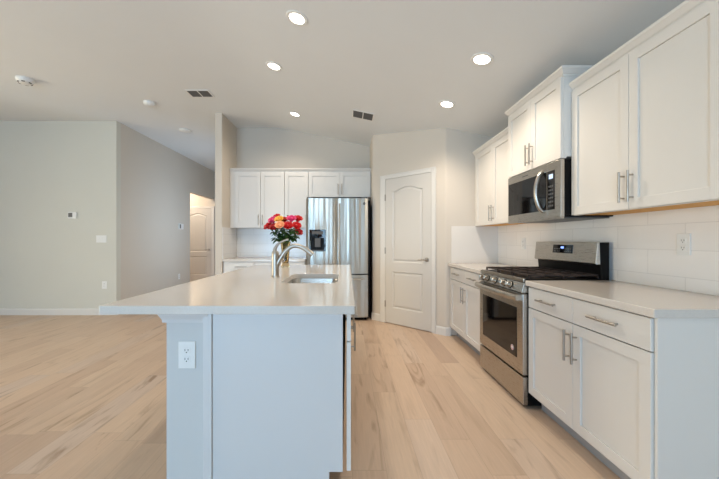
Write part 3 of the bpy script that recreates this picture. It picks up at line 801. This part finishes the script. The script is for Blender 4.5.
for u, v, r_ in ((0.14, 0.17, 0.045), (0.14, 0.43, 0.04), (RW / 2, 0.30, 0.05), (RW - 0.14, 0.17, 0.05), (RW - 0.14, 0.43, 0.035)):
    MB().lathe([(r_, 0.9215), (r_, 0.929), (r_ * 0.85, 0.932), (r_ * 0.85, 0.937), (r_ * 0.7, 0.9395), (0.001, 0.9395)], (u, v, 0), 22).build('burner', 'iron', rg, smooth=True)
bgx = 1.775 - 1.253
bg = MB().prism([(bgx + 0.03, 0.922), (bgx + 0.02, 1.02), (bgx + 0.015, 1.183), (bgx + 0.085, 1.183), (bgx + 0.085, 0.88), (0.585, 0.88), (0.585, 0.922)], 0.0, RW, 'x').build('backguard', 'black', rg, 0.003)
part_label(MB().prism([(bgx - 0.004, 1.025), (bgx - 0.012, 1.032), (bgx + 0.004, 1.186), (bgx + 0.022, 1.186), (bgx + 0.022, 1.025)], 0.001, RW - 0.001, 'x').build('backguard_face', 'steel', bg, 0.002), 'stainless backguard face')
dsp = MB().box(0.268, 0.511, -0.003, 0.004, -0.034, 0.034).build('display', 'blackglass', rg, 0.002)
dsp.location = (0, bgx - 0.0035, 1.128); dsp.rotation_euler = (R(-5.9), 0, 0)
MB().box(0.372, 0.408, -0.0036, -0.0028, 0.004, 0.020).build('clock_digits', 'display', dsp)
for k in range(4):
    for j in range(2):
        MB().box(0.285 + k * 0.021, 0.297 + k * 0.021, -0.0035, -0.0028, -0.024 + j * 0.02, -0.015 + j * 0.02).build('key', 'key', dsp)
        MB().box(0.422 + k * 0.021, 0.434 + k * 0.021, -0.0035, -0.0028, -0.024 + j * 0.02, -0.015 + j * 0.02).build('key', 'key', dsp)

# ------------------------------------------------------------------ microwave
mw = thing('microwave', 'stainless over-the-range microwave below the raised cabinet', 'microwave', (1.515, Y_RF - 0.001, 0), ROT)
MW = Y_RF - Y_RN - 0.002; Z0, Z1 = 1.364, 1.778
MB().box(0.001, MW - 0.001, 0.028, XR - 1.515 - 0.012, Z0 + 0.004, Z1).build('body', 'black', mw, 0.002)
mdoor = MB().box(0.0, 0.600, 0, 0.027, Z0, Z1).build('door', 'steel', mw, 0.003)
MB().box(0.012, 0.596, -0.0025, 0.002, Z0 + 0.062, Z1 - 0.062).build('window', 'blackglass', mdoor, 0.002)
cpn = MB().box(0.602, MW, 0, 0.027, Z0, Z1).build('control_panel', 'steel', mw, 0.003)
MB().box(0.604, 0.692, -0.0025, 0.002, Z0 + 0.062, Z1 - 0.062).build('keypad', 'blackglass', cpn, 0.002)
MB().box(0.628, 0.676, -0.0034, -0.002, Z1 - 0.122, Z1 - 0.088).build('display', 'display2', cpn)
for r_ in range(6):
    for c in range(3):
        MB().box(0.624 + c * 0.02, 0.637 + c * 0.02, -0.0032, -0.002, Z0 + 0.085 + r_ * 0.029, Z0 + 0.098 + r_ * 0.029).build('key', 'key', cpn)
hu = 0.553
MB().tube(curve_pts([(hu, 0.0, Z0 + 0.055), (hu, -0.03, Z0 + 0.085), (hu, -0.052, Z0 + 0.15), (hu, -0.058, Z0 + 0.21), (hu, -0.052, Z0 + 0.27), (hu, -0.03, Z0 + 0.335), (hu, 0.0, Z0 + 0.365)], 6), 0.016, 14).build('handle', 'steel', mdoor, smooth=True)
MB().box(0.25, 0.34, -0.0008, 0.001, Z1 - 0.036, Z1 - 0.028).build('nameplate', 'key', mdoor)
MB().box(0.03, MW - 0.03, 0.05, 0.37, Z0 - 0.006, Z0 + 0.003).build('grease_filter', 'grey', mw, 0.002)
MB().box(0.005, MW - 0.005, -0.001, 0.026, Z0 - 0.010, Z0 - 0.0005).build('vent_lip', 'steel', mw, 0.002)

# ------------------------------------------------------------------ sink
sk = thing('kitchen_sink', 'undermount stainless sink bowl set in the island countertop', 'sink', ((SX0 + SX1) / 2, (SY0 + SY1) / 2, 0.69))
def loft(mb, loops):
    rings = [[mb.bm.verts.new(q) for q in lp_] for lp_ in loops]
    for q, w in zip(rings, rings[1:]):
        for i in range(len(q)): mb.bm.faces.new((q[i], q[(i + 1) % len(q)], w[(i + 1) % len(q)], w[i]))
    return rings
hx, hy = (SX1 - SX0) / 2, (SY1 - SY0) / 2
def rl(g, r, z): return [(x, y, z) for x, y in rrect(-hx - g, hx + g, -hy - g, hy + g, r)]
mb = MB()
rg_ = loft(mb, [rl(0.03, 0.10, 0.1865), rl(0.002, 0.077, 0.1865), rl(0.0, 0.075, 0.18), rl(-0.004, 0.073, 0.04), rl(-0.012, 0.068, 0.014), rl(-0.035, 0.055, 0.006)])
mb.bm.faces.new(rg_[-1])
mb.build('bowl', 'sinksteel', sk, smooth=True)
dn = MB().lathe([(0.042, 0.0065), (0.042, 0.009), (0.03, 0.0095), (0.026, 0.007), (0.001, 0.007)], (0, 0.05, 0), 24).build('drain', 'steel', sk, smooth=True)

# ------------------------------------------------------------------ faucet
FXc, FYc = -0.560, 2.53
fc = thing('faucet', 'brushed nickel single-handle pull-down faucet beside the sink', 'faucet', (FXc, FYc, 0.9142))
MB().lathe([(0.033, 0), (0.033, 0.006), (0.029, 0.010), (0.0285, 0.10), (0.0285, 0.17), (0.0275, 0.185), (0.022, 0.20), (0.001, 0.203)], (0, 0, 0), 28).build('body', 'faucet', fc, smooth=True)
sp_ = curve_pts([(0.008, 0, 0.085), (0.035, -0.002, 0.135), (0.075, -0.004, 0.195), (0.125, -0.006, 0.235), (0.175, -0.008, 0.240), (0.225, -0.010, 0.222), (0.262, -0.011, 0.196)], 6)
MB().tube(sp_, lerp_list([0.022, 0.020, 0.0175, 0.0168, 0.017, 0.018, 0.0195], 6), 16).build('spout', 'faucet', fc, smooth=True)
MB().tube(curve_pts([(0.262, -0.011, 0.196), (0.277, -0.0115, 0.184), (0.290, -0.012, 0.171)], 4), lerp_list([0.0185, 0.0200, 0.0190], 4), 16).build('spray_head', 'faucet', fc, smooth=True)
MB().tube(curve_pts([(-0.004, 0, 0.195), (0.0, 0.004, 0.225), (0.025, 0.006, 0.258), (0.062, 0.008, 0.280), (0.100, 0.008, 0.290)], 6), lerp_list([0.017, 0.0135, 0.0095, 0.008, 0.0075], 6), 14).build('handle', 'faucet', fc, smooth=True)

# ------------------------------------------------------------------ vase and roses
VX, VY, VZ = -0.662, 3.48, 0.9142
vs = thing('flower_vase', 'slim amber glass vase of roses near the far end of the island', 'vase', (VX, VY, VZ))
MB().lathe([(0.046, 0), (0.047, 0.012), (0.038, 0.030), (0.034, 0.055), (0.040, 0.14), (0.050, 0.24), (0.055, 0.272), (0.052, 0.272), (0.047, 0.24), (0.037, 0.14), (0.031, 0.058), (0.020, 0.040), (0.001, 0.036)], (0, 0, 0), 28).build('glass', 'vase', vs, smooth=True)

def bloom_mesh(mat, seed):
    rnd = random.Random(seed); mb = MB(); bm = mb.bm
    mb.lathe([(0.004, -0.022), (0.016, -0.014), (0.019, 0.0), (0.015, 0.014), (0.001, 0.018)], (0, 0, 0), 10)
    for ring, (n, r0, r1, h, lean) in enumerate(((4, 0.010, 0.015, 0.024, 0.2), (6, 0.014, 0.027, 0.020, 0.8), (7, 0.016, 0.036, 0.012, 1.4))):
        for k in range(n):
            a0 = 2 * math.pi * (k + rnd.random() * 0.3 + ring * 0.4) / n; wd = 2 * math.pi / n * 0.78
            g = []
            for i in range(4):
                v = i / 3; row = []
                for j in range(5):
                    u = (j - 2) / 2; a_ = a0 + u * wd * (1 - 0.25 * v * v)
                    rr = r0 + (r1 - r0) * (v ** 1.3) + 0.004 * lean * max(0, v - 0.7) * 3 - 0.003 * u * u
                    z = -0.018 + (h + 0.018) * math.sin(v * 1.45) - 0.006 * u * u * v
                    row.append(bm.verts.new((rr * math.cos(a_), rr * math.sin(a_), z)))
                g.append(row)
            for i in range(3):
                for j in range(4): bm.faces.new((g[i][j], g[i][j + 1], g[i + 1][j + 1], g[i + 1][j]))
    bmesh.ops.recalc_face_normals(bm, faces=bm.faces)
    me = bpy.data.meshes.new('bloom'); bm.to_mesh(me); bm.free(); me.materials.append(M[mat])
    for p_ in me.polygons: p_.use_smooth = True
    return me
BLOOMS = {c: bloom_mesh(c, i) for i, c in enumerate(('red', 'darkred', 'pink', 'yellow', 'peach'))}

def add_leaf(bm, base, tip, w, droop):
    base, tip = Vector(base), Vector(tip); dr = tip - base; L = dr.length
    sd = dr.cross(Vector((0, 0, 1)));  sd = sd.normalized() if sd.length > 1e-4 else Vector((1, 0, 0))
    rows = []
    for i, (t, k) in enumerate(((0, 0.06), (0.25, 0.8), (0.5, 1.0), (0.75, 0.7), (1.0, 0.03))):
        c = base + dr * t + Vector((0, 0, -droop * L * t * t)); up_ = Vector((0, 0, 0.25 * w * k))
        rows.append([bm.verts.new(c - sd * w * k + up_), bm.verts.new(c), bm.verts.new(c + sd * w * k + up_)])
    for q, r_ in zip(rows, rows[1:]):
        for j in (0, 1): bm.faces.new((q[j], q[j + 1], r_[j + 1], r_[j]))

def stem_root(c):
    # each stem stands at its own spot in the vase, under its own flower, so stems fan out without crossing
    return Vector((VX + (c.x - VX) * 0.11, VY + (c.y - VY) * 0.11, VZ + 0.062)), Vector((VX + (c.x - VX) * 0.20, VY + (c.y - VY) * 0.20, VZ + 0.262))

def rose(label, px, py, dy, col, size=1.0, group=None):
    Y = VY + dy
    c = Vector(((px - 347.5) * Y / F, Y, HC + (240.5 - py) * Y / F))
    org, neck = stem_root(c)
    t = thing('rose', label, 'flower', org)
    b_ = bpy.data.objects.new('bloom', BLOOMS[col]); COL.objects.link(b_); b_.parent = t
    ax = (c - neck).normalized(); ax = (ax + Vector((0, -0.95, 0.25))).normalized()
    b_.location = c - org; b_.scale = (size * 1.32,) * 3
    b_.rotation_euler = Vector((0, 0, 1)).rotation_difference(ax).to_euler()
    foot = c - ax * 0.02 * size
    pts = curve_pts([Vector((0, 0, 0)), neck - org, (neck * 0.4 + foot * 0.6) + Vector((0, 0, 0.01)) - org, foot - org], 5)
    MB().tube(pts, 0.0024, 6).build('stem', 'stem', t, smooth=True)
    rnd = random.Random(hash((round(px), round(py))) & 0xffff)
    lf = MB()
    for k in range(3):
        q = pts[int(len(pts) * (0.62 + 0.12 * k))]; a_ = rnd.uniform(0, 6.28); L = rnd.uniform(0.05, 0.075)
        add_leaf(lf.bm, q, q + Vector((math.cos(a_) * L, math.sin(a_) * L, rnd.uniform(-0.02, 0.02))), 0.019, 0.3)
    me = lf.build('leaves', 'leaf', t, smooth=True)
ROSES = [
    ('red rose reaching furthest left in the bouquet', 268.4, 226.4, 0.0, 'red', 1.0),
    ('pink rose on the upper left of the bouquet', 272.6, 220.3, -0.01, 'pink', 0.95),
    ('small red rose at the top between the pink and yellow roses', 276.8, 216.6, 0.06, 'red', 0.8),
    ('yellow rose at the upper left centre of the bouquet', 279.0, 219.6, -0.03, 'yellow', 0.95),
    ('dark red rose just below the left pink rose', 274.0, 227.0, -0.07, 'darkred', 0.95),
    ('peach rose below the yellow rose', 279.8, 225.4, -0.11, 'peach', 0.95),
    ('red rose right of the yellow rose', 283.8, 220.4, 0.02, 'red', 0.95),
    ('red rose low in the middle of the bouquet', 288.0, 225.8, -0.10, 'red', 1.0),
    ('pink rose on the upper right of the bouquet', 291.4, 219.0, -0.01, 'pink', 1.0),
    ('red rose at the top right corner of the bouquet', 298.0, 219.0, 0.05, 'red', 1.0),
    ('red rose on the right side below the top right rose', 296.6, 225.8, -0.06, 'red', 0.95),
    ('dark red rose lowest on the right side of the bouquet', 298.4, 232.2, 0.01, 'darkred', 0.95),
]
for r_ in ROSES: rose(*r_)
# a green bud sprig on top and leafy sprigs filling the lower bouquet
def sprig(label, px, py, dy, mat, n, group=None, wid=0.026, seed=0):
    rnd = random.Random(seed); Y = VY + dy
    c = Vector(((px - 347.5) * Y / F, Y, HC + (240.5 - py) * Y / F))
    org, neck = stem_root(c)
    t = thing('leafy_sprig', label, 'foliage', org, group=group)
    pts = curve_pts([Vector((0, 0, 0)), neck - org, c - org], 6)
    MB().tube(pts, 0.0022, 6).build('stem', 'stem', t, smooth=True)
    lf = MB()
    for k in range(n):
        q = pts[-1 - (k % 5)]; a_ = rnd.uniform(0, 6.28); L = rnd.uniform(0.055, 0.085)
        add_leaf(lf.bm, q, q + Vector((math.cos(a_) * L, math.sin(a_) * L * 0.8, rnd.uniform(-0.03, 0.04))), wid, 0.35)
    lf.build('leaves', mat, t, smooth=True)
sprig('pale green bud sprig standing highest above the roses', 287.3, 215.2, 0.0, 'leaf2', 4, wid=0.014, seed=3)
for i, (px, py, dy) in enumerate(((275, 232, -0.05), (279, 236, -0.08), (284, 232, -0.07), (289, 235, -0.09), (293, 231, -0.06), (281, 229, 0.05), (291, 229, 0.06), (286, 238, -0.06), (295, 237, -0.03), (277, 239, -0.02))):
    sprig('dark green leafy sprig between the roses and the amber vase', px, py, dy, 'leaf', 13, 'leafy sprigs under the roses', seed=20 + i)
sprig('light green leaf hanging over the vase rim at the front', 287.6, 243, -0.075, 'leaf2', 2, wid=0.026, seed=50)
